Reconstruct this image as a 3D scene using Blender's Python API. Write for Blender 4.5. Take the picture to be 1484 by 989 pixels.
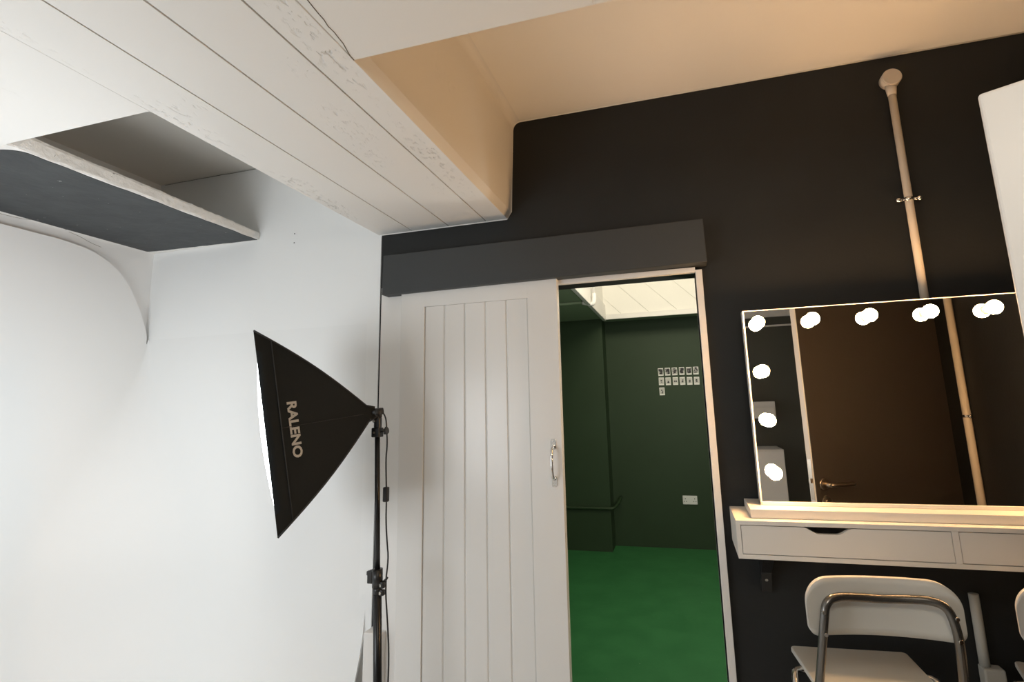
import bpy, bmesh, math, random
from mathutils import Vector, Matrix
random.seed(4)
for o in list(bpy.data.objects): bpy.data.objects.remove(o)
scn = bpy.context.scene
col = scn.collection
PI = math.pi
EYE = 1.5                      # camera height; every z below is written relative to the floor
# ------------------------------------------------------------------ camera
cd = bpy.data.cameras.new('camera'); cam = bpy.data.objects.new('camera', cd); col.objects.link(cam)
F, YAW, PIT, ROL, CX, CY = 745.3, -0.26671, 0.17418, -0.028024, 780.4, 455.2
fw = Vector((math.sin(YAW)*math.cos(PIT), math.cos(YAW)*math.cos(PIT), math.sin(PIT)))
rt = Vector((math.cos(YAW), -math.sin(YAW), 0)); up = rt.cross(fw)
c_, s_ = math.cos(ROL), math.sin(ROL)
rt, up = c_*rt + s_*up, -s_*rt + c_*up
m = Matrix((rt, up, -fw)).transposed().to_4x4(); m.translation = (0, 0, EYE)
cam.matrix_world = m
cd.sensor_width = 36; cd.lens = F/1484*36
cd.shift_x = -(CX-742)/1484; cd.shift_y = (CY-494.5)/1484
cd.clip_start = .02
scn.camera = cam
# ------------------------------------------------------------------ world, lights, exposure
w = bpy.data.worlds.new('world'); scn.world = w; w.use_nodes = True
w.node_tree.nodes['Background'].inputs[0].default_value = (.6, .65, .7, 1)
w.node_tree.nodes['Background'].inputs[1].default_value = .05
scn.view_settings.view_transform = 'Standard'; scn.view_settings.look = 'None'
scn.view_settings.gamma = 1; scn.view_settings.use_curve_mapping = False
scn.view_settings.exposure = 0.22
def area(name, loc, target, size, size_y, power, color, shape='RECTANGLE', spread=PI):
    l = bpy.data.lights.new(name, 'AREA'); l.energy = power; l.color = color; l.shape = shape
    l.size = size; l.size_y = size_y; l.spread = spread
    o = bpy.data.objects.new(name, l); col.objects.link(o); o.location = loc
    o.rotation_euler = (Vector(target)-Vector(loc)).to_track_quat('-Z', 'Y').to_euler()
    return o
SOFT_EMIT = 7.5      # front cloth of the softbox in the picture
BULB_EMIT = 108.0      # mirror bulbs
area('second_studio_light', (-1.85, -.1, 1.30), (-1.85, 2.0, 1.55), 1.0, .8, 14.5, (.90, .955, 1))
area('entry_ceiling_light', (.2, .0, 2.27), (.45, 1.3, 1.2), .45, .45, 10, (1, .90, .76))
area('green_room_recess_light', (.1, 3.6, 2.95), (-.1, 5.2, 2.3), 1.2, .4, 17, (1, .90, .70))
area('green_room_ceiling_light', (.9, 2.9, 2.37), (-.2, 3.6, 0), .5, .5, 13, (1, .95, .85))
area('green_room_fill_light', (.42, 2.4, 1.2), (-.8, 4.7, 2.4), .3, .3, 13, (1, .95, .85))  # unseen fill lamp, added to brighten the soffit, bead and far wall

# ------------------------------------------------------------------ materials
def mat(name, color, rough=.6, metal=0.0, bump=None, spots=None, var=None, emit=None, spec=.5, coat=0):
    """bump=(scale,strength) ; spots=(color,scale,threshold) ; var=(color2,scale)"""
    mt = bpy.data.materials.new(name); mt.use_nodes = True
    nt = mt.node_tree; N = nt.nodes; L = nt.links; b = N['Principled BSDF']
    b.inputs['Base Color'].default_value = (*color, 1); b.inputs['Roughness'].default_value = rough
    b.inputs['Metallic'].default_value = metal; b.inputs['Specular IOR Level'].default_value = spec
    b.inputs['Coat Weight'].default_value = coat
    tc = N.new('ShaderNodeNewGeometry')
    src = None
    if var:
        n = N.new('ShaderNodeTexNoise'); n.inputs['Scale'].default_value = var[1]; n.inputs['Detail'].default_value = 6
        L.new(tc.outputs['Position'], n.inputs['Vector'])
        r = N.new('ShaderNodeValToRGB'); r.color_ramp.elements[0].position = .35; r.color_ramp.elements[1].position = .68
        r.color_ramp.elements[0].color = (*color, 1); r.color_ramp.elements[1].color = (*var[0], 1)
        L.new(n.outputs['Fac'], r.inputs['Fac']); src = r.outputs['Color']
    if spots:
        v = N.new('ShaderNodeTexNoise'); v.inputs['Scale'].default_value = spots[1]; v.inputs['Detail'].default_value = 3
        L.new(tc.outputs['Position'], v.inputs['Vector'])
        r = N.new('ShaderNodeValToRGB'); r.color_ramp.elements[0].position = spots[2]; r.color_ramp.elements[1].position = spots[2]+.02
        r.color_ramp.elements[0].color = (0, 0, 0, 1); r.color_ramp.elements[1].color = (1, 1, 1, 1)
        L.new(v.outputs['Fac'], r.inputs['Fac'])
        mx = N.new('ShaderNodeMix'); mx.data_type = 'RGBA'
        L.new(r.outputs['Color'], mx.inputs[0])
        if src: L.new(src, mx.inputs[6])
        else: mx.inputs[6].default_value = (*color, 1)
        mx.inputs[7].default_value = (*spots[0], 1); src = mx.outputs[2]
    if src: L.new(src, b.inputs['Base Color'])
    if bump:
        n = N.new('ShaderNodeTexNoise'); n.inputs['Scale'].default_value = bump[0]; n.inputs['Detail'].default_value = 5
        L.new(tc.outputs['Position'], n.inputs['Vector'])
        bp = N.new('ShaderNodeBump'); bp.inputs['Strength'].default_value = bump[1]; bp.inputs['Distance'].default_value = .01
        L.new(n.outputs['Fac'], bp.inputs['Height']); L.new(bp.outputs['Normal'], b.inputs['Normal'])
    if emit:
        b.inputs['Emission Color'].default_value = (*emit[0], 1); b.inputs['Emission Strength'].default_value = emit[1]
    return mt

def concrete_mat():
    """white painted board-marked concrete with rough pitted bands along the shutter joints"""
    mt = mat('painted_concrete', (.81, .805, .785), .65)
    nt = mt.node_tree; N = nt.nodes; L = nt.links; b = N['Principled BSDF']
    g = N.new('ShaderNodeNewGeometry')
    sc = N.new('ShaderNodeVectorMath'); sc.operation = 'MULTIPLY'; sc.inputs[1].default_value = (1.6, .8, 1)
    L.new(g.outputs['Position'], sc.inputs[0])
    # where the rough patches are
    msk = N.new('ShaderNodeTexNoise'); msk.inputs['Scale'].default_value = 3.2; msk.inputs['Detail'].default_value = 2
    L.new(sc.outputs[0], msk.inputs['Vector'])
    sep = N.new('ShaderNodeSeparateXYZ'); L.new(g.outputs['Position'], sep.inputs[0])
    def near(x0, wd):       # 1 close to x = x0
        a = N.new('ShaderNodeMath'); a.operation = 'SUBTRACT'; L.new(sep.outputs['X'], a.inputs[0]); a.inputs[1].default_value = x0
        c = N.new('ShaderNodeMath'); c.operation = 'ABSOLUTE'; L.new(a.outputs[0], c.inputs[0])
        d = N.new('ShaderNodeMapRange'); L.new(c.outputs[0], d.inputs['Value']); d.inputs['From Min'].default_value = 0
        d.inputs['From Max'].default_value = wd; d.inputs['To Min'].default_value = 1; d.inputs['To Max'].default_value = 0
        return d.outputs[0]
    ad = N.new('ShaderNodeMath'); ad.operation = 'ADD'; L.new(near(-1.265, .07), ad.inputs[0]); L.new(near(-.71, .055), ad.inputs[1])
    ad2 = N.new('ShaderNodeMath'); ad2.operation = 'MULTIPLY_ADD'; L.new(ad.outputs[0], ad2.inputs[0]); ad2.inputs[1].default_value = .28
    L.new(msk.outputs['Fac'], ad2.inputs[2])
    mr = N.new('ShaderNodeMapRange'); L.new(ad2.outputs[0], mr.inputs['Value']); mr.inputs['From Min'].default_value = .62; mr.inputs['From Max'].default_value = .82
    pn = N.new('ShaderNodeTexNoise'); pn.inputs['Scale'].default_value = 48; pn.inputs['Detail'].default_value = 5; pn.inputs['Distortion'].default_value = .3
    L.new(sc.outputs[0], pn.inputs['Vector'])
    pr = N.new('ShaderNodeValToRGB'); pr.color_ramp.elements[0].position = .32; pr.color_ramp.elements[1].position = .45
    L.new(pn.outputs['Fac'], pr.inputs['Fac'])
    inv = N.new('ShaderNodeMath'); inv.operation = 'SUBTRACT'; inv.inputs[0].default_value = 1; L.new(pr.outputs['Color'], inv.inputs[1])
    pit = N.new('ShaderNodeMath'); pit.operation = 'MULTIPLY'; L.new(inv.outputs[0], pit.inputs[0]); L.new(mr.outputs[0], pit.inputs[1])
    fn = N.new('ShaderNodeTexNoise'); fn.inputs['Scale'].default_value = 60; fn.inputs['Detail'].default_value = 4
    L.new(g.outputs['Position'], fn.inputs['Vector'])
    h = N.new('ShaderNodeMath'); h.operation = 'MULTIPLY_ADD'; L.new(fn.outputs['Fac'], h.inputs[0]); h.inputs[1].default_value = .10
    neg = N.new('ShaderNodeMath'); neg.operation = 'MULTIPLY'; neg.inputs[1].default_value = -1.2; L.new(pit.outputs[0], neg.inputs[0])
    L.new(neg.outputs[0], h.inputs[2])
    bp = N.new('ShaderNodeBump'); bp.inputs['Strength'].default_value = .7; bp.inputs['Distance'].default_value = .004
    L.new(h.outputs[0], bp.inputs['Height']); L.new(bp.outputs['Normal'], b.inputs['Normal'])
    mx = N.new('ShaderNodeMix'); mx.data_type = 'RGBA'; mx.inputs[6].default_value = (.80, .79, .76, 1); mx.inputs[7].default_value = (.68, .67, .64, 1)
    L.new(pit.outputs[0], mx.inputs[0]); L.new(mx.outputs[2], b.inputs['Base Color'])
    return mt
WHITE = (.86, .865, .855)
M = dict(
    plaster=mat('white_plaster', WHITE, .75, bump=(9, .10)),
    cyc=mat('cyclorama_white', (.84, .845, .835), .7, bump=(5, .05)),
    rough=mat('rough_plaster_edge', (.84, .83, .80), .8, bump=(45, .8), spots=((.22, .21, .19), 55, .70)),
    backwall=mat('grey_brown_wall_paint', (.075, .076, .062), .6),
    pale=mat('photo_pale_image', (.62, .61, .57), .4),
    ceil=mat('ceiling_plaster', (.87, .85, .80), .8, bump=(14, .12)),
    concrete=concrete_mat(),
    groove=mat('groove_dark', (.16, .14, .11), .9),  # dark tone shared by the board grooves and crack lines
    dark=mat('charcoal_paint', (.014, .0155, .0157), .6, spec=.35, bump=(70, .06), var=((.012, .013, .013), 5)),
    fascia=mat('charcoal_board_paint', (.033, .0365, .0375), .55, bump=(50, .05)),
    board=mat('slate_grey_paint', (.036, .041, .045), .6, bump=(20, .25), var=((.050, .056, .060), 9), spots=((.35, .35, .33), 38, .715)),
    gloss=mat('white_gloss_paint', (.76, .75, .725), .27, bump=(6, .05)),
    satin=mat('white_satin_paint', (.78, .76, .73), .4, bump=(30, .04)),
    lam=mat('white_laminate', (.80, .77, .72), .35),
    frame=mat('white_frame', (.82, .80, .76), .3),
    mirror=mat('mirror_glass', (.90, .90, .88), .0, 1.0),
    black=mat('black_plastic', (.012, .012, .012), .35),
    blackmetal=mat('black_enamel', (.014, .014, .015), .28, .3),
    cloth=mat('black_nylon', (.0065, .009, .0098), .75, bump=(12, .35), spec=.25),
    logo=mat('logo_print', (.42, .41, .38), .6),
    seam=mat('seam_stitch', (.02, .021, .021), .7),
    chrome=mat('chrome', (.75, .74, .72), .14, 1.0),
    steel=mat('grey_lacquered_steel', (.17, .165, .155), .24, .8),
    brass=mat('satin_nickel', (.55, .47, .38), .28, 1.0),
    conduit=mat('cream_conduit', (.62, .55, .46), .45),
    conduit2=mat('grey_conduit', (.50, .50, .46), .5),
    chairw=mat('chair_white', (.66, .65, .60), .4),
    green=mat('green_wall_paint', (.019, .043, .014), .6, bump=(30, .05), var=((.021, .047, .017), 3)),
    greensoff=mat('green_soffit_paint', (.26, .33, .22), .6),
    greenfloor=mat('green_floor_paint', (.030, .165, .050), .42, bump=(14, .15), var=((.040, .195, .062), 5), spots=((.25, .36, .24), 30, .76)),
    floor=mat('pale_floor_paint', (.80, .80, .79), .5, bump=(10, .08)),
    paper=mat('photo_paper', (.90, .89, .85), .4),
    socket=mat('white_socket_plastic', (.81, .805, .785), .35),
    browndoor=mat('dark_door_paint', (.040, .034, .029), .5, bump=(40, .05)),
    screw=mat('screw_steel', (.6, .58, .52), .3, 1.0),
    opal=mat('lit_opal_bulb', (.9, .85, .75), .3, emit=((1, .57, .25), BULB_EMIT)),
    diffuser=mat('lit_diffuser_cloth', (.9, .9, .9), .6, emit=((.91, .96, 1), SOFT_EMIT)),
    switchgap=mat('dark_hole', (.006, .006, .006), .8),
)
def picture_mat():
    mt = mat('photo_image', (.1, .1, .1), .35); nt = mt.node_tree; N = nt.nodes; L = nt.links
    g = N.new('ShaderNodeNewGeometry'); n = N.new('ShaderNodeTexNoise'); n.inputs['Scale'].default_value = 36; n.inputs['Detail'].default_value = 3
    L.new(g.outputs['Position'], n.inputs['Vector']); r = N.new('ShaderNodeValToRGB')
    r.color_ramp.elements[0].position = .44; r.color_ramp.elements[1].position = .58
    r.color_ramp.elements[0].color = (.02, .02, .02, 1); r.color_ramp.elements[1].color = (.50, .49, .46, 1)
    L.new(n.outputs['Fac'], r.inputs['Fac']); L.new(r.outputs['Color'], N['Principled BSDF'].inputs['Base Color'])
    return mt
M['picture'] = picture_mat()

# ------------------------------------------------------------------ mesh helpers
class MB:
    def __init__(s): s.b = bmesh.new()
    def box(s, x0, x1, y0, y1, z0, z1, bev=0, seg=2):
        t = bmesh.new(); bmesh.ops.create_cube(t, size=1)
        for v in t.verts: v.co = Vector(((x0+x1)/2+v.co.x*(x1-x0), (y0+y1)/2+v.co.y*(y1-y0), (z0+z1)/2+v.co.z*(z1-z0)))
        if bev: bmesh.ops.bevel(t, geom=list(t.edges), offset=bev, segments=seg, affect='EDGES', profile=.5)
        s.merge(t); return s
    def merge(s, t):
        me = bpy.data.meshes.new('t'); t.to_mesh(me); t.free(); s.b.from_mesh(me); bpy.data.meshes.remove(me)
    def prism(s, pts, axis, a, b, bev=0):
        """2D outline extruded along axis: 'y' pts=(x,z); 'x' pts=(y,z); 'z' pts=(x,y)"""
        t = bmesh.new()
        def P(p, k): return {'y': (p[0], k, p[1]), 'x': (k, p[0], p[1]), 'z': (p[0], p[1], k)}[axis]
        A = [t.verts.new(P(p, a)) for p in pts]; B = [t.verts.new(P(p, b)) for p in pts]
        t.faces.new(A); t.faces.new(B[::-1]); n = len(pts)
        for i in range(n): t.faces.new((A[i], B[i], B[(i+1) % n], A[(i+1) % n]))
        bmesh.ops.recalc_face_normals(t, faces=t.faces)
        if bev: bmesh.ops.bevel(t, geom=list(t.edges), offset=bev, segments=2, affect='EDGES', profile=.5)
        s.merge(t); return s
    def cyl(s, p, q, r, r2=None, n=20, cap=True):
        p = Vector(p); q = Vector(q); r2 = r if r2 is None else r2
        z = (q-p).normalized(); x = z.orthogonal().normalized(); y = z.cross(x)
        A = [s.b.verts.new(p+(x*math.cos(2*PI*i/n)+y*math.sin(2*PI*i/n))*r) for i in range(n)]
        B = [s.b.verts.new(q+(x*math.cos(2*PI*i/n)+y*math.sin(2*PI*i/n))*r2) for i in range(n)]
        for i in range(n): s.b.faces.new((A[i], A[(i+1) % n], B[(i+1) % n], B[i])).smooth = True
        if cap: s.b.faces.new(A[::-1]); s.b.faces.new(B)
        return s
    def tube(s, pts, r, n=12, closed=False, sub=0):
        pts = [Vector(p) for p in pts]
        for _ in range(sub):            # corner cutting
            q = [] if closed else [pts[0]]
            rng = range(len(pts)) if closed else range(len(pts)-1)
            for i in rng:
                a, b2 = pts[i], pts[(i+1) % len(pts)]
                q += [a*.75+b2*.25, a*.25+b2*.75]
            if not closed: q.append(pts[-1])
            pts = q
        m_ = len(pts); rings = []; x = None
        for i in range(m_):
            if closed: t = (pts[(i+1) % m_]-pts[i-1]).normalized()
            else: t = (pts[min(i+1, m_-1)]-pts[max(i-1, 0)]).normalized()
            x = t.orthogonal().normalized() if x is None else (x-t*x.dot(t)).normalized()
            y = t.cross(x)
            rings.append([s.b.verts.new(pts[i]+(x*math.cos(2*PI*k/n)+y*math.sin(2*PI*k/n))*r) for k in range(n)])
        for i in range(m_ if closed else m_-1):
            A, B = rings[i], rings[(i+1) % m_]
            for k in range(n): s.b.faces.new((A[k], A[(k+1) % n], B[(k+1) % n], B[k])).smooth = True
        if not closed: s.b.faces.new(rings[0][::-1]); s.b.faces.new(rings[-1])
        return s
    def ball(s, c, r, sc=(1, 1, 1), n=20):
        t = bmesh.new(); bmesh.ops.create_uvsphere(t, u_segments=n, v_segments=n//2, radius=r)
        for v in t.verts: v.co = Vector((c[0]+v.co.x*sc[0], c[1]+v.co.y*sc[1], c[2]+v.co.z*sc[2]))
        for f in t.faces: f.smooth = True
        s.merge(t); return s
    def grid(s, fn, nu, nv, thick=None):
        """surface fn(u,v); optional closed thickness vector fn2(u,v) gives the rear surface"""
        A = [[s.b.verts.new(fn(i/nu, j/nv)) for j in range(nv+1)] for i in range(nu+1)]
        for i in range(nu):
            for j in range(nv): s.b.faces.new((A[i][j], A[i+1][j], A[i+1][j+1], A[i][j+1])).smooth = True
        if thick:
            B = [[s.b.verts.new(thick(i/nu, j/nv)) for j in range(nv+1)] for i in range(nu+1)]
            for i in range(nu):
                for j in range(nv): s.b.faces.new((B[i][j+1], B[i+1][j+1], B[i+1][j], B[i][j])).smooth = True
            for i in range(nu):
                s.b.faces.new((A[i+1][0], A[i][0], B[i][0], B[i+1][0])); s.b.faces.new((A[i][nv], A[i+1][nv], B[i+1][nv], B[i][nv]))
            for j in range(nv):
                s.b.faces.new((A[0][j], A[0][j+1], B[0][j+1], B[0][j])); s.b.faces.new((A[nu][j+1], A[nu][j], B[nu][j], B[nu][j+1]))
            bmesh.ops.recalc_face_normals(s.b, faces=s.b.faces)
        return s
    def build(s, name, material, parent=None, org=None):
        """world-space geometry; object origin at org (or the parent's)"""
        me = bpy.data.meshes.new(name)
        off = Vector(org) if org is not None else (parent_world(parent) if parent else Vector((0, 0, 0)))
        for v in s.b.verts: v.co -= off
        s.b.to_mesh(me); s.b.free(); me.materials.append(M[material])
        o = bpy.data.objects.new(name, me); col.objects.link(o)
        if parent is not None:
            o.parent = parent; o.location = off - parent_world(parent)
        else: o.location = off
        return o
def parent_world(o):
    v = Vector((0, 0, 0))
    while o is not None: v += o.location; o = o.parent
    return v
def tag(o, label=None, cat=None, group=None, kind=None):
    if label: o['label'] = label
    if cat: o['category'] = cat
    if group: o['group'] = group
    if kind: o['kind'] = kind
    return o
def empty(name, loc):
    o = bpy.data.objects.new(name, None); col.objects.link(o); o.location = loc; o.empty_display_size = .05; return o
def struct(o, label=None): 
    o['kind'] = 'structure'
    if label: o['label'] = label
    return o

# ================================================================== SETTING
XL, XR, YN, YB = -2.656, 1.30, -1.2, 2.0      # left wall, right wall, wall behind camera, far wall
HS, HC = 2.288, 2.732                          # underside of beam, plaster ceiling
struct(MB().box(XL-.1, XR+.1, YN-.1, YB+.12, -.1, 0).build('floor', 'floor'))
struct(MB().box(XL-.1, XR+.1, YN-.1, YB+.12, HC, HC+.1).build('ceiling', 'ceil'), 'plaster ceiling inside the two coffers')
struct(MB().box(XL-.1, XL, YN-.1, YB+.12, 0, HC).build('wall_left', 'plaster'))
struct(MB().box(XL, -1.283, YB, YB+.12, 0, HC).build('wall_back_left', 'plaster'), 'white end wall of the studio corner')
# charcoal wall with the doorway cut out
wb = MB(); wb.box(-1.283, -.60, YB, YB+.12, 0, HC); wb.box(.078, XR, YB, YB+.12, 0, HC); wb.box(-.60, .078, YB, YB+.12, 1.985, HC)
struct(wb.build('wall_back_right', 'dark'), 'charcoal painted wall with the doorway')
struct(MB().box(XR, XR+.1, YN-.1, YB+.12, 0, HC).build('wall_right', 'dark'))
struct(MB().box(-.4, XR, YN-.1, YN, 0, HC).build('wall_front_right', 'backwall'))
struct(MB().box(XL, -.4, YN-.1, YN, 0, HC).build('wall_front_left', 'plaster'))
# dropped beam with shutter-board grooves
gx = [-1.297, -1.125, -.944, -.768, -.672]
bm_ = MB(); g2 = .0025
for i in range(4):
    a = gx[i] + (g2 if i else 0); b = gx[i+1] - (g2 if i < 3 else 0)
    if i < 3: bm_.box(a, b, YN, YB, HS+random.uniform(-.0006, .0006), HS+.03)
cov = [(-.64+.035*(1-math.cos(PI/2*k/8)), HC-.0005-.035+.035*math.sin(PI/2*k/8)) for k in range(9)]
bm_.prism([(gx[3]+g2, HS), (-.672, HS), (-.655, HS+.030)]+cov+[(gx[3]+g2, HC-.0005)], 'y', YN, YB-.0005)
bm_.box(gx[0], gx[3]+g2, YN, YB, HS+.03, HC-.0005)
beam = struct(bm_.build('ceiling_beam', 'concrete'), 'white painted board-marked concrete beam')
gr = MB()
for i in (1, 2, 3): gr.box(gx[i]-g2, gx[i]+g2, YN, YB-.001, HS+.0045, HS+.0295)
gr.build('groove_fill', 'groove', beam)
cu_ = MB(); cu_.tube([(-1.28, 1.998, HS), (-.674, 1.998, HS), (-.6545, 1.998, HS+.030), (-.641, 1.998, HC-.037)] + [(x, 1.998, z) for x, z in cov[1:]] + [(XR-.002, 1.998, HC-.001)], .0032, 6)
cu_.build('caulk_line', 'ceil', beam)
# flat concrete soffit on the camera side of both coffers
struct(MB().box(XL, gx[0]-.0015, YN, .926, HS, HC-.0005).build('ceiling_soffit_left', 'concrete'))
struct(MB().box(-.668, XR, YN, .912, HS, HC-.0005).build('ceiling_soffit_right', 'concrete'))
# plaster crack running from the coffer corner towards the camera
cr = MB(); pts = []
for k in range(26):
    y = .912 - k*.018; pts.append((-.668+.0022*k+random.uniform(-.003, .003), y, HS-.0002))
cr.tube(pts, .0011, 6).build('crack_line', 'groove', beam)
pl = [(-1.36-.36*k/9.0 - random.uniform(-.004, .004), 1.9985, 2.732+random.uniform(-.0015, .0015)) for k in range(9)]

# cyclorama sheet on the left wall: top edge level, far top corner rounded, foot swept out to the floor
prof = [(1.992, 1.88), (1.984, 1.92), (1.968, 1.955), (1.942, 2.02), (1.907, 2.087), (1.868, 2.149), (1.826, 2.196), (1.769, 2.237),
        (1.712, 2.263), (1.662, 2.277), (1.586, 2.285), (1.52, 2.288), (1.42, 2.2885), (1.34, 2.289)]
def top_at(y):
    if y <= 1.34: return 2.287
    p = prof[::-1]
    for (a, za), (b, zb) in zip(p, p[1:]):
        if a <= y <= b: return za+(zb-za)*(y-a)/(b-a)
    return 1.86
RC = .74
def cyc_path(z, d, n=14):
    """plan outline at height z, inset d from both walls; corner radius grows towards the floor"""
    k = min(1, max(0, (1.93-z)/1.1)); r = .002+.42*k*k*(3-2*k); r = max(r-d*.5, .002)
    X, Y = -2.63+d, 1.9993-d; pts = []
    ye = Y-r
    for i in range(44):
        f = i/44; f = 1-(1-f)**2.2
        pts.append((X, YN+.0005+(ye-YN)*f))
    for i in range(n+1):
        a = PI/2*i/n; pts.append((X+r*(1-math.cos(a)), Y-r+r*math.sin(a)))
    for i in range(1, 25): pts.append((X+r+(-1.315-X-r)*i/24, Y))
    return pts
cb = MB(); cols = []; NV = 30; NS = 16
plan = []
for j in range(NV+NS+1):
    if j <= NV: plan.append((None, 0, j/NV))
    else: a = PI/2*(j-NV)/NS; plan.append((RC*(1-math.sin(a))+.002, RC*(1-math.cos(a)), None))
rows = []
NP = 44+15+24
for (z, d, f) in plan:
    row = []
    for i in range(NP):
        if z is None:
            top = 1.93; zi = 1.93-(1.93-RC)*f
            x, y = cyc_path(zi, 0)[i]
            if i <= 44:      # left wall part: stretch up to the rounded top edge
                x0_, y0_ = cyc_path(1.93, 0)[i]; tp = min(top_at(y0_), 2.287)
                zz = tp-(tp-RC)*f; x, y = cyc_path(min(zz, 1.93), 0)[i]
            else: zz = 1.88-(1.88-RC)*f; x, y = cyc_path(zz, 0)[i]
        else:
            zz = z; x, y = cyc_path(z, d)[i]
        row.append(cb.b.verts.new((x, y, zz)))
    rows.append(row)
for A, B in zip(rows, rows[1:]):
    for k in range(NP-1): cb.b.faces.new((A[k], A[k+1], B[k+1], B[k])).smooth = True
rim = MB()          # top edge back to the wall, and the cut right hand end
def strip(P, Q):
    A = [rim.b.verts.new(p) for p in P]; B = [rim.b.verts.new(p) for p in Q]
    for i in range(len(A)-1): rim.b.faces.new((A[i], A[i+1], B[i+1], B[i]))
P = [v.co.copy() for v in rows[0][:45]]; strip(P, [Vector((XL+.0005, p.y, p.z)) for p in P])
P = [r_[-1].co.copy() for r_ in rows[NV-2:]]; strip(P, [Vector((p.x, min(p.y+.008, 1.9994), max(p.z-.006, .001))) for p in P])
P2 = [Vector((p.x, min(p.y+.008, 1.9994), max(p.z-.006, .001))) for p in P]; strip(P2, [Vector((p.x-.25, p.y, p.z)) for p in P2])
me_ = bpy.data.meshes.new('t'); rim.b.to_mesh(me_); cb.b.from_mesh(me_); bpy.data.meshes.remove(me_)
cyo = cb.build('wall_cyclorama', 'cyc'); struct(cyo, 'white cyclorama shell with a rounded top corner, wrapping the left corner and sweeping to the floor')
# trims
struct(MB().box(-1.345, -1.284, 1.997, 1.9997, .0, 2.28).build('trim_1', 'plaster'), 'flat white corner strip on the end wall')
tb = MB().box(-1.279, -1.205, 1.937, 1.9993, 0, .635, .003)
struct(tb.build('trim_2', 'satin'), 'short white boxed post in the corner behind the stand')
struct(MB().box(-1.2615, -1.05, 1.976, 1.9995, 0, 2.03).build('trim_3', 'satin'), 'white lining board between corner and sliding door')
fb = MB().prism([(-1.229, 1.986), (.120, 1.999), (.118, 2.164), (-1.226, 2.163)], 'y', 1.925, 1.9995, .002)
struct(fb.build('trim_4', 'fascia'), 'charcoal pelmet board covering the sliding door track')
# door lining: two posts and a head standing 2 cm proud of the wall
dl = MB().box(.078, .102, 1.978, 2.135, 0, 1.985, .0015); dl.box(-.624, -.60, 1.988, 2.135, 0, 1.985, .0015); dl.box(-.60, .078, 1.978, 2.0, 1.976, 1.996, .0015)
struct(dl.build('trim_5', 'satin'), 'white doorway lining')
# nail holes and hairline in the end wall
nh = MB(); 
for z in (2.352, 2.306): nh.cyl((-1.766, 1.9993, z), (-1.766, 1.9999, z), .003, n=10)
nh.build('nail_hole', 'switchgap', bpy.data.objects['wall_back_left'])
ck = MB(); ck.tube([(XL+.03+.055*k, 1.9975, HC-.0025+random.uniform(-.002, .001)) for k in range(25)], .0009, 6)
ck.build('crack_line', 'groove', bpy.data.objects['wall_back_left'])

wc = MB()
for P in ([(1.33, 2.335), (1.41, 2.337), (1.47, 2.348), (1.53, 2.366), (1.565, 2.369)], [(1.60, 2.338), (1.65, 2.33), (1.69, 2.314), (1.745, 2.306)], [(1.58, 2.343), (1.62, 2.352), (1.63, 2.366)]):
    q_ = [Vector((XL+.0006, y+.004*math.sin(31*z*y), z)) for y, z in P]; wc.tube(q_, .0007, 6, sub=1)
wc.build('crack_line', 'groove', bpy.data.objects['wall_left'])
# ================================================================== SLIDING DOOR
Y0 = 1.950
door = empty('door_1', (-.80, 1.967, 0)); struct(door, 'white boarded sliding door hung in front of the charcoal wall')
d = MB(); x0, x1, zt, zb = -1.148, -.455, 2.06, .03
d.box(x0, x1, Y0+.012, Y0+.033, zb, zt)
sx0, sx1, ztp = -1.036, -.578, 1.924
d.box(x0, sx0, Y0, Y0+.012, zb, zt, .0015); d.box(sx1, x1, Y0, Y0+.012, zb, zt, .0015)
d.box(sx0-.0005, sx1+.0005, Y0+.0002, Y0+.012, ztp, zt-.001); d.box(sx0-.0005, sx1+.0005, Y0+.0002, Y0+.012, zb, .20)
n = 5; wd = (sx1-sx0)/n
for i in range(n):
    a = sx0+i*wd; 
    d.prism([(a, Y0+.012), (a, Y0+.0088), (a+.005, Y0+.0045), (a+wd-.005, Y0+.0045), (a+wd, Y0+.0088), (a+wd, Y0+.012)], 'z', .2005, ztp-.0005)
d.build('door_panel', 'gloss', door)
h = MB(); hx = -.488
for z in (1.350, 1.214):
    h.prism([(hx-.011, z-.016), (hx-.005, z-.021), (hx+.005, z-.021), (hx+.011, z-.016), (hx+.011, z+.012), (hx+.006, z+.019), (hx-.006, z+.019), (hx-.011, z+.012)], 'y', Y0-.003, Y0, .0008)
h.tube([(hx, Y0-.002, 1.343), (hx, Y0-.022, 1.339), (hx, Y0-.036, 1.318), (hx, Y0-.038, 1.282), (hx, Y0-.036, 1.246), (hx, Y0-.022, 1.225), (hx, Y0-.002, 1.221)], .0055, 12, sub=2)
dh = h.build('door_handle', 'chrome', door)
tag(dh, 'chrome pull handle')
for z in (1.361, 1.203): MB().cyl((hx, Y0-.0045, z), (hx, Y0-.003, z), .003, n=12).build('screw', 'screw', dh)

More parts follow.
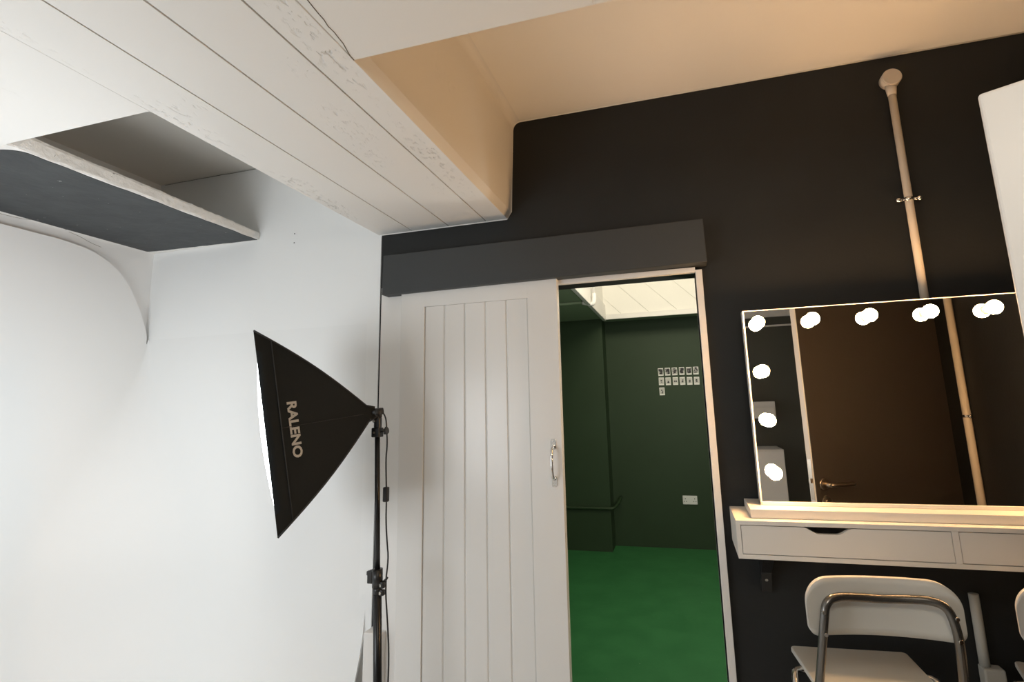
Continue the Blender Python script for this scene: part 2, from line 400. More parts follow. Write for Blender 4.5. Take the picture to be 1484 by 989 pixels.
# ================================================================== OPEN DOOR LEAF ON THE RIGHT
leaf = empty('door_2', (1.29, .60, 0)); struct(leaf, 'open door leaf, cream white towards the camera and dark brown behind, with white edge')
ang = math.radians(-29); E0 = Vector((.536, 1.004, 0)); dv = Vector((math.cos(ang), math.sin(ang), 0)); nv = Vector((-dv.y, dv.x, 0))  # nv points to the mirror side
LL = .865
def LP(s_, t, z): p = E0+dv*s_+nv*t; return Vector((p.x, p.y, z))
def leafbox(s0, s1, t0, t1, z0, z1, bev=0):
    mb = MB(); t = bmesh.new(); bmesh.ops.create_cube(t, size=1)
    if bev:
        pass
    for v in t.verts: v.co = Vector((s0+(v.co.x+.5)*(s1-s0), t0+(v.co.y+.5)*(t1-t0), z0+(v.co.z+.5)*(z1-z0)))
    if bev: bmesh.ops.bevel(t, geom=list(t.edges), offset=bev, segments=3, affect='EDGES', profile=.5)
    for v in t.verts: v.co = LP(v.co.x, v.co.y, v.co.z)
    mb.merge(t); return mb
leafbox(0, LL, 0, .037, .012, 2.016, .006).build('door_panel', 'satin', leaf)
tag(leafbox(.003, LL, .0372, .0405, .012, 2.013).build('door_face', 'browndoor', leaf), 'dark brown rear face')
lt = leafbox(-.0012, .0, .009, .031, 1.03, 1.21); tag(lt.build('latch_plate', 'brass', leaf), 'metal latch plate')
lb = leafbox(-.010, -.0012, .014, .026, 1.105, 1.125); lb.build('latch_bolt', 'brass', leaf)
hd = MB(); hc = LP(.046, .0405, 1.10)
hd.cyl(hc, hc+nv*.009, .026, .024, 28); hd.cyl(hc+nv*.009, hc+nv*.05, .010, n=16)
hd.tube([hc+nv*.046, hc+nv*.052+dv*.012, hc+nv*.052+dv*.05, hc+nv*.050+dv*.125], .0085, 12, sub=2)
hl = hd.build('door_handle', 'brass', leaf); tag(hl, 'satin metal lever handle')
kc = MB(); k0 = LP(.050, .0405, 1.022); kc.cyl(k0, k0+nv*.008, .024, n=24); kc.cyl(k0+nv*.008, k0+nv*.013, .009, n=16)
kc.build('keyhole_rose', 'brass', leaf)
for z in (.25, 1.75):
    hg = MB(); hg.cyl(LP(LL-.0, -.004, z-.05), LP(LL-.0, -.004, z+.05), .008); hg.build('hinge', 'brass', leaf)

# ================================================================== GREEN ROOM
GX0, GX1, GY0, GY1, GZ = -3.0, 1.4, 2.12, 5.8, 2.405
struct(MB().box(GX0-.1, GX1+.1, GY0+.02, GY1+.1, -.1, 0).build('floor_green_room', 'greenfloor'))
struct(MB().box(-.60, .078, 2.0, GY0+.02, -.004, .004).build('trim_6', 'greenfloor'), 'door threshold')
struct(MB().box(GX0, GX1, GY1, GY1+.1, 0, GZ).build('wall_green_back', 'green'))
struct(MB().box(GX0, -.805, 5.555, GY1, 0, GZ-.0005).build('wall_green_pier', 'green'), 'green painted pier')
struct(MB().box(GX0-.1, GX0, GY0, GY1+.1, 0, GZ).build('wall_green_left', 'green'))
struct(MB().box(GX1, GX1+.1, GY0+.02, GY1+.1, 0, GZ).build('wall_green_right', 'green'))
OX0, OX1, OY0, OY1 = -.757, 1.05, 2.7, 5.43
cg = MB(); cg.box(GX0, OX0, GY0, GY1, GZ, GZ+.12); cg.box(OX1, GX1, GY0+.02, GY1, GZ, GZ+.12)
cg.box(OX0, OX1, GY0, OY0, GZ, GZ+.12); cg.box(OX0, OX1, OY1, GY1, GZ, GZ+.12)
struct(cg.build('ceiling_green_room', 'greensoff'))
rc = MB(); t_ = .05; rz0, rz1 = GZ+.12, 3.25
rc.box(OX0-t_, OX0, OY0-t_, OY1+t_, rz0, rz1); rc.box(OX1, OX1+t_, OY0-t_, OY1+t_, rz0, rz1); rc.box(OX0, OX1, OY0-t_, OY0, rz0, rz1)
rc.box(OX0-t_, OX1+t_, OY0-t_, OY1+t_, rz1, rz1+.05)
struct(rc.build('ceiling_recess', 'ceil'), 'white lined ceiling recess above the green room')
# far face of the recess clad with diagonal boards
dg = MB(); wdt = .288; zc0, zc1 = rz0-.12, rz1
def clip(poly, a, b, c, keep):       # keep points with keep*(a*x+b*z-c) >= 0
    out = []
    for i in range(len(poly)):
        p, q_ = poly[i], poly[(i+1) % len(poly)]
        fp = keep*(a*p[0]+b*p[1]-c); fq = keep*(a*q_[0]+b*q_[1]-c)
        if fp >= 0: out.append(p)
        if (fp > 0 > fq) or (fp < 0 < fq):
            t = fp/(fp-fq); out.append((p[0]+t*(q_[0]-p[0]), p[1]+t*(q_[1]-p[1])))
    return out
base = -.654+2.795     # x+z of one board joint
for k in range(-5, 9):
    c0, c1 = base+k*wdt+.0018, base+(k+1)*wdt-.0018
    poly = [(OX0, zc0), (OX1, zc0), (OX1, zc1), (OX0, zc1)]
    poly = clip(poly, 1, 1, c0, 1)
    if len(poly) > 2: poly = clip(poly, 1, 1, c1, -1)
    if len(poly) > 2: dg.prism(poly, 'y', OY1-.008, OY1+.004)
dg.box(OX0-t_, OX1+t_, OY1+.003, OY1+t_, rz0, rz1)
struct(dg.build('wall_recess_boards', 'ceil'), 'white diagonal boarding on the far face of the recess')
tr = MB(); tw, th = .036, .045
tr.box(OX0-tw*.4, OX0+tw*.6, OY0, OY1, GZ-th, GZ+.125, .004); tr.box(OX0+tw*.6, OX1, OY1-tw*.8, OY1-.0085, GZ-th*.8, GZ+.02, .004)
struct(tr.build('trim_7', 'satin'), 'white bead around the ceiling recess')
# conduit on the green soffit, with a white elbow at the recess edge
cn = empty('ceiling_conduit', (-1.2, 4.48, GZ-.012)); tag(cn, 'conduit pipe running across the green soffit to a white elbow at the ceiling recess', 'pipe')
MB().cyl((GX0+.001, 4.48, GZ-.013), (-.80, 4.48, GZ-.013), .012).build('pipe', 'greensoff', cn)
el = MB().tube([(-.81, 4.48, GZ-.013), (-.745, 4.48, GZ-.034), (-.715, 4.48, GZ-.036), (-.705, 4.48, GZ+.0), (-.705, 4.48, GZ+.06)], .020, 14, sub=2)
el.tube([(-.705, 4.48, GZ+.03), (-.705, 4.48, GZ+.84)], .011)
tag(el.build('elbow', 'satin', cn), 'white elbow fitting')
# low pipe around the pier
lp = MB().tube([(GX0+.001, 5.537, .425), (-.85, 5.537, .425), (-.79, 5.537, .425), (-.765, 5.56, .43), (-.735, 5.66, .46), (-.72, 5.782, .50)], .016, 12, sub=1)
lpo = lp.build('wall_pipe', 'green', org=(-1.5, 5.537, .425)); tag(lpo, 'green painted pipe running low along the green pier and round its corner', 'pipe')
# double socket
so = empty('wall_socket', (-.011, 5.8, .48)); tag(so, 'white double power socket low on the far green wall', 'socket')
so_x, so_z = -.011, .48
MB().box(so_x-.073, so_x+.073, 5.785, 5.7995, so_z-.043, so_z+.043, .004).build('socket_plate', 'socket', so)
for sx in (-1, 1):
    MB().box(so_x+sx*.018-.007, so_x+sx*.018+.007, 5.781, 5.785, so_z+.008, so_z+.030, .001).build('rocker_switch', 'socket', so)
    ho = MB()
    ho.box(so_x+sx*.047-.003, so_x+sx*.047+.003, 5.7845, 5.7852, so_z+.008, so_z+.020)
    for e in (-1, 1): ho.box(so_x+sx*.047+e*.011-.004, so_x+sx*.047+e*.011+.004, 5.7845, 5.7852, so_z-.016, so_z-.010)
    ho.build('pin_hole', 'switchgap', so)
# thirteen instant photos
ph = [(-.219, .311), (-.146, .312), (-.072, .312), (.003, .313), (.078, .311), (.149, .311),
      (-.218, .210), (-.146, .208), (-.070, .208), (.003, .206), (.077, .204), (.150, .203), (-.218, .102)]
names = ['leftmost of the top row', 'second from left in the top row', 'third from left in the top row', 'fourth from left in the top row',
         'fifth from left in the top row', 'rightmost of the top row', 'leftmost of the middle row', 'second from left in the middle row',
         'third from left in the middle row', 'fourth from left in the middle row', 'fifth from left in the middle row', 'rightmost of the middle row',
         'alone in the bottom row']
blots = [[(-.012, .02, .007), (.004, .005, .014), (.002, -.017, .016)], [(0, .012, .019), (-.008, -.005, .008), (.006, -.02, .006)], [(-.01, .022, .006), (.0, -.014, .015), (.012, .01, .005)],
         [(.002, .008, .016), (0, -.016, .018)], [(.002, .014, .012), (-.002, -.006, .008), (.002, -.02, .016)], [(0, .024, .013), (-.012, .0, .008), (.002, -.018, .010)],
         [(0, .004, .010), (.002, -.014, .006)], [(0, -.004, .007), (0, -.016, .011)], [(-.008, -.006, .010), (.009, -.006, .010)], [(.004, .006, .009), (0, -.012, .011)],
         [(.002, .002, .010), (.0, -.014, .010)], [(-.002, .004, .012), (.0, -.012, .010)], [(-.004, .008, .009), (.006, -.004, .007), (.002, -.020, .010)]]
for i, (x, z) in enumerate(ph):
    z += EYE; p = empty('instant_photo', (x, 5.7995, z)); p.rotation_euler.y = random.uniform(-.03, .03)
    tag(p, 'small white bordered instant photo on the green wall, '+names[i], 'photo', 'instant photos taped to the green wall')
    def loc(mb, nm, mt): 
        o = mb.build(nm, mt, None, org=(0, 0, 0)); o.parent = p; return o
    loc(MB().box(-.0275, .0275, -.0025, 0, -.0415, .0415), 'photo_card', 'paper')
    im = MB().box(-.023, .023, -.0032, -.0025, -.027, .034)
    pic = loc(im, 'picture', 'picture' if i < 6 else 'pale')
    dk = MB()
    for (bx, bz, br) in blots[i]:
        dk.prism([(bx+br*math.cos(a*PI/4)*random.uniform(.8, 1.1), bz+.004+br*.75*math.sin(a*PI/4)*random.uniform(.8, 1.1)) for a in range(8)], 'y', -.0036, -.0032)
    o = dk.build('dark_shape', 'black', None, org=(0, 0, 0)); o.parent = pic

# ================================================================== HIGH BOARD IN THE LEFT COFFER
bo = empty('wall_shelf', (-2.31, 1.46, 2.345)); tag(bo, 'thick horizontal board high in the left corner, rough white edge and slate grey underside', 'shelf')
t = bmesh.new(); nx, ny = 3, 46
def bz(y): return 2.345
bx = MB(); R0 = random.Random(7)
ed = [(R0.uniform(-.004, .004), R0.uniform(-.004, .003), R0.uniform(-.003, .005)) for _ in range(ny+1)]
yy = [.928+(1.9985-.928)*k/ny for k in range(ny+1)]
ring = []
for k, y in enumerate(yy):
    th = .041 + .020*(1-(y-.928)/1.07) ; e = ed[k]
    prf = [(XL+.0005, 2.345), (-1.982, 2.345), (-1.976+e[0]*.6, 2.346+e[1]*.5), (-1.973+e[0], 2.352+e[2]*.4), (-1.973+e[2]*.6, 2.345+th*.75), (-1.976+e[1]*.6, 2.345+th-.004+e[2]*.5), (-1.985, 2.345+th), (XL+.0005, 2.345+th)]
    ring.append([bx.b.verts.new((a, y, z)) for a, z in prf])
for A, B in zip(ring, ring[1:]):
    n_ = len(A)
    for i in range(n_): bx.b.faces.new((A[i], A[(i+1) % n_], B[(i+1) % n_], B[i]))
bx.b.faces.new(ring[0][::-1]); bx.b.faces.new(ring[-1]); bmesh.ops.recalc_face_normals(bx.b, faces=bx.b.faces)
bx.build('shelf_board', 'rough', bo)
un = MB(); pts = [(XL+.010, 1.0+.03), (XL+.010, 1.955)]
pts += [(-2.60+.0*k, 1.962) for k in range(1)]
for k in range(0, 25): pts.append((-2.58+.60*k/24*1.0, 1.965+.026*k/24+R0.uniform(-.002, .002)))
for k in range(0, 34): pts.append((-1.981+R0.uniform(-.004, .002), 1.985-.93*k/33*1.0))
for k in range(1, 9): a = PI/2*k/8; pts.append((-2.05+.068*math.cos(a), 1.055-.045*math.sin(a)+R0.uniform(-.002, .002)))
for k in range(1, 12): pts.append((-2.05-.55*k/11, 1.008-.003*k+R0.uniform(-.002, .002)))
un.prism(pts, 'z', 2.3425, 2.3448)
tag(un.build('shelf_underside', 'board', bo), 'slate grey painted underside')

# ================================================================== SOFTBOX ON STAND
AP = Vector((-1.1000, 1.6990, -.0124+EYE))
Dv = Vector((-.729, -.666, -.161)).normalized(); Sv = Vector((.665, -.744, .063)); Sv = (Sv-Dv*Sv.dot(Dv)).normalized()
Uv = Sv.cross(Dv); Uv = Uv if Uv.z > 0 else -Uv
SL, SW, SH = .355, .43, .62
def sscale(t): return max(.06, (1-t)+.055*math.sin(PI*min(1, t*1.02)))
def SP(t, a, b):   # t 0 front .. 1 apex ; a,b in -1..1
    k = sscale(t)
    return AP+Dv*SL*(1-t)+Sv*(a*SW/2*k)+Uv*(b*SH/2*k)
sb = empty('softbox_light', (-1.1, 1.705, 0)); tag(sb, 'black rectangular softbox lamp with RALENO logo on a thin black light stand', 'softbox')
NT = 16; mb = MB()
edge = [(-1+2*i/10, -1) for i in range(10)]+[(1, -1+2*i/10) for i in range(10)]+[(1-2*i/10, 1) for i in range(10)]+[(-1, 1-2*i/10) for i in range(10)]
RR = random.Random(3); rows = []
for j in range(NT+1):
    t = j/NT; row = []
    for (a, b) in edge:
        sag = .045*(1-max(abs(a*b) if abs(a*b) < 1 else 1, 0)) if 0 < j < NT else 0
        mid = 1-abs(b) if abs(a) == 1 else 1-abs(a)
        q_ = 1-.035*mid*math.sin(PI*t)
        row.append(mb.b.verts.new(SP(t, a*(q_ if abs(a) == 1 else 1), b*(q_ if abs(b) == 1 else 1))))
    rows.append(row)
for A, B in zip(rows, rows[1:]):
    for i in range(40): mb.b.faces.new((A[i], A[(i+1) % 40], B[(i+1) % 40], B[i])).smooth = (i % 10 not in (0, 9))
mb.b.faces.new(rows[-1]); bmesh.ops.recalc_face_normals(mb.b, faces=mb.b.faces)
shell = mb.build('softbox_cover', 'cloth', sb)
shell.modifiers.new('t', 'SOLIDIFY').thickness = .0015
df = MB(); df.grid(lambda u, v: AP+Dv*(SL-.004+.022*math.sin(PI*u)*math.sin(PI*v))+Sv*((u-.5)*SW*.985)+Uv*((v-.5)*SH*.985), 14, 18)
tag(df.build('diffuser', 'diffuser', sb), 'lit white diffuser cloth')
# ribs along the four ridges and the hem behind the diffuser
for a in (-1, 1):
    for b in (-1, 1):
        MB().tube([SP(t/12, a, b) for t in range(0, 13)], .003, 8).build('rib', 'seam', sb)
sm = MB(); sm.tube([SP(.125, a, b)+(Sv*a+Uv*b)*.001 for a, b in ((1, -1), (1, 0), (1, 1))], .0016, 6)
sm.tube([SP(.125+.075*k, 1-.035*math.sin(PI*(.125+.075*k))+.01, 0) for k in range(11)], .0012, 6)
sm.build('seam', 'seam', shell)
# logo, wrapped on the side of the cover
cu = bpy.data.curves.new('logo', 'FONT'); cu.body = 'RALENO'; cu.size = 1; cu.offset = .034; cu.align_x = 'LEFT'; cu.resolution_u = 3
to = bpy.data.objects.new('t', cu); col.objects.link(to); dg_ = bpy.context.evaluated_depsgraph_get(); dg_.update()
me = bpy.data.meshes.new_from_object(to.evaluated_get(dg_)); bpy.data.objects.remove(to)
bm = bmesh.new(); bm.from_mesh(me)
bmesh.ops.triangulate(bm, faces=bm.faces); bmesh.ops.subdivide_edges(bm, edges=bm.edges, cuts=1)
xs = [v.co.x for v in bm.verts]; zs = [v.co.y for v in bm.verts]; xa, xb, za, zb_ = min(xs), max(xs), min(zs), max(zs)
LOGO = dict(b0=.077, b1=-.098, c0=.066, c1=.095)        # metres along Uv (start,end) and depth from the front cloth (foot, head of letters)
for v in bm.verts:
    fx = (v.co.x-xa)/(xb-xa); fz = (v.co.y-za)/(zb_-za)
    dep = LOGO['c0']+(LOGO['c1']-LOGO['c0'])*fz; t = dep/SL
    bb = LOGO['b0']+(LOGO['b1']-LOGO['b0'])*fx
    k = sscale(t); bn = min(1, abs(bb/(SH/2*k)))
    q_ = 1-.035*(1-bn)*math.sin(PI*t)
    v.co = AP+Dv*(SL-dep)+Sv*(SW/2*k*q_+.0028)+Uv*bb
bm.normal_update()
lo = MB(); lo.b.free(); lo.b = bm
tag(lo.build('logo', 'logo', shell), 'light grey RALENO lettering')
# lamp head, tilt bracket, knob
hb = MB(); PT = Vector((-1.092, 1.706, 1.405))       # top of pole
hb.ball(AP+Vector((.006, .004, -.004)), .017); hb.cyl(AP-Dv*(-.012), AP-Dv*.03, .016, .012)
hb.build('lamp_holder', 'black', sb)
br = MB(); br.box(PT.x-.016, PT.x+.016, PT.y-.016, PT.y+.016, 1.398, 1.432, .003); br.box(PT.x-.011, PT.x+.013, PT.y-.010, PT.y+.010, 1.428, 1.470, .004)
br.ball((PT.x+.003, PT.y, 1.474), .013); br.cyl((PT.x-.004, PT.y-.021, 1.456), (PT.x-.004, PT.y+.02, 1.456), .005)
br.build('tilt_bracket', 'black', sb)
MB().cyl((PT.x-.004, PT.y-.0225, 1.456), (PT.x-.004, PT.y-.0205, 1.456), .0042, n=12).build('screw', 'screw', sb)
MB().cyl((PT.x-.004, PT.y-.018, 1.415), (PT.x-.004, PT.y-.0162, 1.415), .004, n=12).build('screw', 'screw', sb)
kn = MB(); kn.cyl((PT.x+.015, PT.y, 1.416), (PT.x+.032, PT.y, 1.420), .003, n=10)
kn.tube([(PT.x+.034, PT.y-.004, 1.408), (PT.x+.034, PT.y, 1.420), (PT.x+.034, PT.y+.004, 1.433)], .0055, 10)
kn.cyl((PT.x+.030, PT.y, 1.4195), (PT.x+.041, PT.y, 1.421), .010, .012, 16); kn.build('clamp_knob', 'black', sb)
FT = Vector((-1.045, 1.700, 0))
def PZ(z): k = (PT.z-z)/PT.z; return PT.lerp(Vector((FT.x, FT.y, 0)), k)
MB().cyl(PZ(.9), PT, .0095, n=18).build('upper_pole', 'blackmetal', sb)
MB().cyl(PZ(.12), PZ(.93), .0145, n=18).build('lower_pole', 'blackmetal', sb)
cl = MB(); a0, a1 = PZ(.945), PZ(.86)
cl.cyl(PZ(.888), PZ(.948), .0185, n=18); cl.cyl(PZ(.868), PZ(.89), .0165, n=18)
cl.box(a0.x-.034, a0.x-.012, a0.y-.012, a0.y+.012, .900, .942, .004); cl.box(a0.x-.040, a0.x-.028, a0.y-.007, a0.y+.007, .925, .940, .003)
cl.box(a0.x+.010, a0.x+.030, a0.y-.009, a0.y+.009, .886, .908, .004); cl.box(a0.x+.008, a0.x+.030, a0.y-.009, a0.y+.009, .862, .882, .005)
cl.tube([(a0.x+.022, a0.y, .905), (a0.x+.036, a0.y, .916), (a0.x+.040, a0.y, .922)], .004, 8)
col_ = cl.build('pole_clamp', 'black', sb)
for z in (.897, .872): MB().cyl((a0.x+.017, a0.y-.011, z), (a0.x+.017, a0.y-.0088, z), .005, n=14).build('bolt', 'screw', col_)
MB().cyl(PZ(.42), PZ(.47), .021, n=18).build('leg_collar', 'black', sb)
for k in range(3):
    a = 2*PI*k/3+.5; f_ = PZ(.02)+Vector((.21*math.cos(a), .21*math.sin(a), 0)); f_.z = .012
    lg = MB(); c1_ = PZ(.44); lg.tube([c1_+Vector((.02*math.cos(a), .02*math.sin(a), 0)), f_], .007, 10); m1 = c1_.lerp(f_, .55); b0_ = PZ(.14)
    lg.tube([b0_, m1], .0045, 8); lo_ = lg.build('leg', 'blackmetal', sb); MB().ball(f_, .011).build('rubber_foot', 'black', lo_)
cb_ = MB(); cx = [(-1.083, 1.489), (-1.072, 1.480), (-1.063, 1.460), (-1.060, 1.425), (-1.056, 1.37), (-1.061, 1.32), (-1.056, 1.225), (-1.054, 1.17), (-1.055, 1.11), (-1.048, 1.03), (-1.041, .98), (-1.052, .89), (-1.040, .78), (-1.030, .66), (-1.036, .50), (-1.03, .30), (-1.02, .12), (-1.0, .012)]
cb_.tube([(x, 1.716, z) for x, z in cx]+[(-.97, 1.74, .006)], .0028, 8, sub=2); cb_.build('power_cable', 'black', sb)
MB().box(-1.066, -1.047, 1.707, 1.725, 1.170, 1.222, .004).build('inline_switch', 'black', sb)

# ================================================================== FLOATING DRESSING SHELF WITH DRAWERS
SX0, SX1, SYF, SZT, SZB = .127, 1.285, 1.772, 1.131, 1.020
sh = empty('floating_drawer_shelf', (.7, 2.0, SZB)); tag(sh, 'white wall mounted dressing table shelf with two shallow drawers under the mirror', 'shelf unit')
cp = MB(); T = .013
cp.box(SX0, SX1, SYF, 1.997, SZT-T, SZT, .001); cp.box(SX0, SX1, SYF, 1.997, SZB, SZB+T, .001)
cp.box(SX0, SX0+T, SYF, 1.997, SZB+T, SZT-T); cp.box(SX1-T, SX1, SYF, 1.997, SZB+T, SZT-T); mid = (SX0+SX1)/2-.004
cp.box(mid-.008, mid+.008, SYF, 1.997, SZB+T, SZT-T); cp.box(SX0+T, SX1-T, 1.985, 1.997, SZB+T, SZT-T)
cp.build('cabinet_body', 'lam', sh)
for (a, b) in ((SX0+T+.0015, mid-.0095), (mid+.0095, SX1-T-.0015)):
    z0, z1 = SZB+T+.002, SZT-T-.002; c = (a+b)/2-.035; hw = .052; pts = [(a, z0), (b, z0), (b, z1)]
    for k in range(0, 25):
        x = c+hw+.016-(2*hw+.032)*k/24; u = min(1, max(0, (hw+.016-abs(x-c))/.045)); u = u*u*(3-2*u); pts.append((x, z1-.018*u))
    pts.append((a, z1))
    dr = MB(); dr.prism(pts, 'y', SYF+.001, SYF+.015); fr = dr.build('drawer', 'lam', sh)
    ib = MB(); ib.box(a+.004, b-.004, SYF+.02, 1.98, z0+.002, z0+.006); ib.box(a+.004, a+.008, SYF+.016, 1.98, z0+.006, z1-.022); ib.box(b-.008, b-.004, SYF+.016, 1.98, z0+.006, z1-.022)
    ib.build('drawer_tray', 'satin', fr)
bk = MB(); bk.prism([(2.0-.0005, SZB-.001), (2.0-.0005, .865), (1.985, .862), (1.955, .93), (1.83, SZB-.003), (1.83, SZB-.001)], 'x', .206, .238)
bko = bk.build('shelf_bracket', 'black', sh); tag(bko, 'black steel bracket')
bs = MB(); bs.cyl((.222, 1.966, .904), (.222, 1.974, .908), .005, n=12); bs.build('screw', 'screw', bko)
bk = MB(); bk.prism([(2.0-.0005, SZB-.001), (2.0-.0005, .865), (1.985, .862), (1.955, .93), (1.83, SZB-.003), (1.83, SZB-.001)], 'x', 1.15, 1.18)
bk.build('shelf_bracket', 'black', sh)
rs = MB().box(.177, 1.27, 1.808, 1.996, SZT+.0005, SZT+.027, .0015)
tag(rs.build('riser_board', 'lam', org=(.7, 1.9, SZT)), 'white board lying on the drawer shelf beneath the mirror', 'board')
# ------------------------------------------------------------------ mirror
MX0, MX1, MY, MZ0, MZ1 = .2185, 1.19, 1.88, SZT+.0278, 1.797
mi = empty('vanity_mirror', (.7, 1.9, MZ0)); tag(mi, 'large frameless looking dressing mirror ringed with glowing round bulbs, on the shelf', 'mirror')
fr = MB(); fr.box(MX0, MX1, MY+.002, MY+.04, MZ0, MZ1)
fr.box(MX0-.0015, MX0+.0028, MY-.004, MY+.04, MZ0, MZ1); fr.box(MX1-.004, MX1+.0015, MY-.004, MY+.04, MZ0, MZ1)
fr.box(MX0-.0015, MX1+.0015, MY-.004, MY+.04, MZ0-.0005, MZ0+.011, .0015); fr.box(MX0-.0015, MX1+.0015, MY+.0005, MY+.04, MZ1-.001, MZ1+.0015)
fr.build('mirror_frame', 'frame', mi)
MB().box(MX0+.004, MX1-.004, MY, MY+.0018, MZ0+.011, MZ1-.002).build('mirror_glass', 'mirror', mi)
bulbs = [(.260+.1665*k, 1.752) for k in range(6)] + [(.259, 1.588), (.2625, 1.428), (.265, 1.262)] + [(1.095, 1.588), (1.095, 1.428), (1.095, 1.262)]
for (x, z) in bulbs:
    b = MB(); b.ball((x, MY-.034, z), .0215, (1, 1, 1), 22); bo_ = b.build('light_bulb', 'opal', mi)
    MB().cyl((x, MY-.0005, z), (x, MY-.016, z), .017, .014, 20).build('bulb_socket', 'frame', bo_)

# ================================================================== CONDUITS ON THE CHARCOAL WALL
pc = empty('wall_conduit', (.806, 1.985, 2.62)); tag(pc, 'cream conduit with round junction box dropping down the charcoal wall behind the mirror', 'conduit')
MB().cyl((.806, 1.984, 1.60), (.806, 1.984, 2.598), .0125).build('conduit_pipe', 'conduit', pc)
jb = MB(); jb.cyl((.808, 1.9995, 2.628), (.808, 1.966, 2.628), .032, n=32); jb.cyl((.808, 1.966, 2.628), (.808, 1.962, 2.628), .032, .029, 32)
jb.cyl((.806, 1.983, 2.605), (.806, 1.984, 2.565), .019, .0135, 20)
jb_ = jb.build('junction_box', 'conduit', pc)
for sx in (-1, 1): MB().cyl((.808+sx*.018, 1.9625, 2.628+sx*.008), (.808+sx*.018, 1.9610, 2.628+sx*.008), .003, n=10).build('screw', 'screw', jb_)
sd = MB(); sd.cyl((.806, 1.984, 2.162), (.806, 1.984, 2.174), .0150)
for sx in (-1, 1):
    sd.tube([(.806+sx*.012, 1.985, 2.168), (.806+sx*.036, 1.985, 2.168)], .005, 10); sd.ball((.806+sx*.032, 1.984, 2.168), .009)
tag(sd.build('saddle_clip', 'chrome', pc), 'shiny metal saddle clip')
lc = empty('low_conduit', (.809, 1.985, .68)); tag(lc, 'pale grey conduit ending in a box on the wall below the shelf, between the chairs', 'conduit')
MB().cyl((.809, 1.985, .69), (.809, 1.985, .894), .0135).build('conduit_pipe', 'conduit2', lc)
b2 = MB(); b2.box(.795, .850, 1.960, 1.9995, .60, .695, .005); b2.build('outlet_box', 'conduit2', lc)
# pipe down the right hand wall, seen in the mirror
rp = empty('corner_pipe', (1.28, .82, 1.2)); tag(rp, 'cream pipe down the right hand wall, seen only as a reflection in the mirror', 'pipe')
MB().cyl((1.282, .835, .001), (1.282, .835, HS-.001), .0165).build('pipe', 'conduit', rp)
cp2 = MB(); cp2.cyl((1.282, .835, 1.384), (1.282, .835, 1.396), .0185)
for sx in (-1, 1): cp2.ball((1.284, .835+sx*.026, 1.39), .009)
tag(cp2.build('saddle_clip', 'chrome', rp), 'shiny metal saddle clip')

# things behind the camera that the mirror shows
cab = empty('storage_cabinet', (.48, -1.05, 0)); tag(cab, 'low white cabinet behind the camera, seen only at the left edge of the mirror', 'cabinet')
MB().box(.25, .745, -1.19, -.86, .06, 1.09, .003).build('cabinet_body', 'satin', cab)
MB().box(.27, .725, -1.17, -.88, 0, .06).build('plinth', 'black', cab)
for (a, b) in ((.255, .495), (.50, .74)):
    dd = MB().box(a, b, -.86, -.842, .07, 1.08, .002).build('cabinet_door', 'satin', cab)
    MB().cyl((a+.02 if a > .4 else b-.02, -.842, .7), (a+.02 if a > .4 else b-.02, -.82, .7), .01).build('knob', 'chrome', dd)
bxx = empty('wall_unit', (.5, -1.15, 1.4)); tag(bxx, 'small white wall unit above the white cabinet, seen only in the mirror', 'cupboard')
MB().box(.30, .745, -1.199, -1.05, 1.33, 1.47, .003).build('cabinet_body', 'satin', bxx)
MB().box(.31, .735, -1.05, -1.04, 1.34, 1.425, .002).build('cabinet_door', 'lam', bxx)
hf = MB(); hf.box(.10, 1.0, -1.1995, -1.17, 2.215, 2.28, .002); hf.box(.10, 1.0, -1.1995, -1.17, 2.128, 2.142, .001)
struct(hf.build('trim_8', 'satin'), 'white rails on the wall behind the camera')

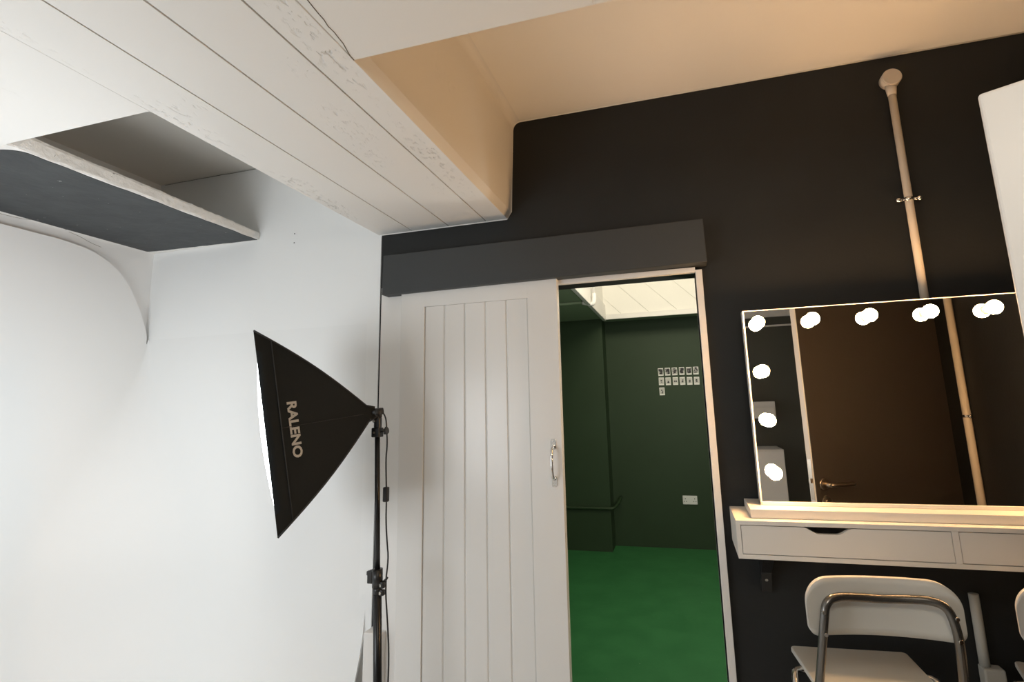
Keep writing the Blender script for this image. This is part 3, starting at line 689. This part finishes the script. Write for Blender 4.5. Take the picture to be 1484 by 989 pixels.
# ================================================================== FOLDING CHAIRS
def make_chair(cx, cy, rz, label):
    root = empty('folding_chair', (cx, cy, 0)); root.rotation_euler.z = rz
    tag(root, label, 'chair', 'folding bar chairs at the dressing shelf')
    def part(mb, nm, mt, par=None, lb=None):
        o = mb.build(nm, mt, None, org=(0, 0, 0)); o.parent = par or root
        if lb: o['label'] = lb
        return o
    # curved backrest plate: local x across, +y towards the table, y=0 at the backrest centre
    W2, zt, zb = .178, 1.035, .898
    def bk(u, v, off):
        x = (u-.5)*2*W2; yy_ = .030*(1-(x/W2)**2) + off + (v-.5)*.0
        # rounded top corners, slightly rounded bottom
        r = .060; ex = abs(x)-(W2-r); top = zt-(r-math.sqrt(max(0, r*r-max(0, ex)**2)) if ex > 0 else 0)
        r2 = .026; e2 = abs(x)-(W2-r2); bot = zb+(r2-math.sqrt(max(0, r2*r2-max(0, e2)**2)) if e2 > 0 else 0)
        return Vector((x, yy_, bot+(top-bot)*v + 0))
    def uu(u): return .5-.5*math.cos(PI*u)
    mb = MB(); mb.grid(lambda u, v: bk(uu(u), v, .010), 40, 8, lambda u, v: bk(uu(u), v, .024))
    part(mb, 'backrest', 'chairw')
    # rear hoop: behind the backrest, continues down and forwards as the front legs
    HW = .148
    hp = [(-HW-.045, .36, .012), (-HW-.034, .20, .38), (-HW-.020, .05, .72), (-HW-.004, -.004, .90), (-HW+.003, -.010, .952), (-HW+.012, -.006, .986), (-HW+.040, .003, .998)]
    hp += [(-.05, .016, .994), (0, .019, .991), (.05, .016, .994)] + [(-x, y, z) for x, y, z in reversed([q_ for q_ in hp])]
    part(MB().tube(hp, .0105, 14, sub=2), 'back_frame', 'steel')
    for sx in (-1, 1):
        for z in (.965, .915): part(MB().cyl((sx*(HW-.0005), -.0215, z), (sx*(HW-.0005), -.0165, z), .0045, n=12), 'screw', 'chrome')
    # second hoop: under the front of the seat, down and back
    f2 = [(-HW-.045, -.16, .012), (-HW-.043, -.03, .30), (-HW-.040, .12, .60), (-HW-.038, .20, .720), (-HW-.020, .235, .728)]
    f2 += [(-x, y, z) for x, y, z in reversed(f2)]
    part(MB().tube(f2, .0095, 14, sub=2), 'front_frame', 'chrome')
    # seat with rounded corners
    w0, w1, ya, yb = .150, .160, -.005, .335; pts = []
    def corner(cx_, cy_, r, a0_):
        for k in range(7): a = a0_+PI/2*k/6; pts.append((cx_+r*math.cos(a), cy_+r*math.sin(a)))
    corner(w1-.014, yb-.014, .014, 0); corner(-w1+.014, yb-.014, .014, PI/2); corner(-w0+.03, ya+.03, .03, PI); corner(w0-.03, ya+.03, .03, 1.5*PI)
    part(MB().prism(pts, 'z', .729, .743, .003), 'seat', 'chairw')
    for z, y0_, x_ in ((.30, .253, HW+.018), (.22, -.066, HW+.042)):
        part(MB().cyl((-x_, y0_, z), (x_, y0_, z), .008), 'footrest' if z == .30 else 'stretcher', 'chrome')
    return root
make_chair(.445, 1.565, math.radians(4), 'white folding bar chair nearest the doorway, drawn up to the drawer shelf')
def copy_tree(o, parent=None):
    c = o.copy(); col.objects.link(c); c.parent = parent
    for ch in list(o.children): copy_tree(ch, c)
    return c
ch2 = copy_tree([o for o in col.objects if o.name == 'folding_chair'][0]); ch2.location = (.908, 1.55, 0); ch2.rotation_euler.z = math.radians(-17)
ch2['label'] = 'white folding bar chair cut off by the right edge of the photo'
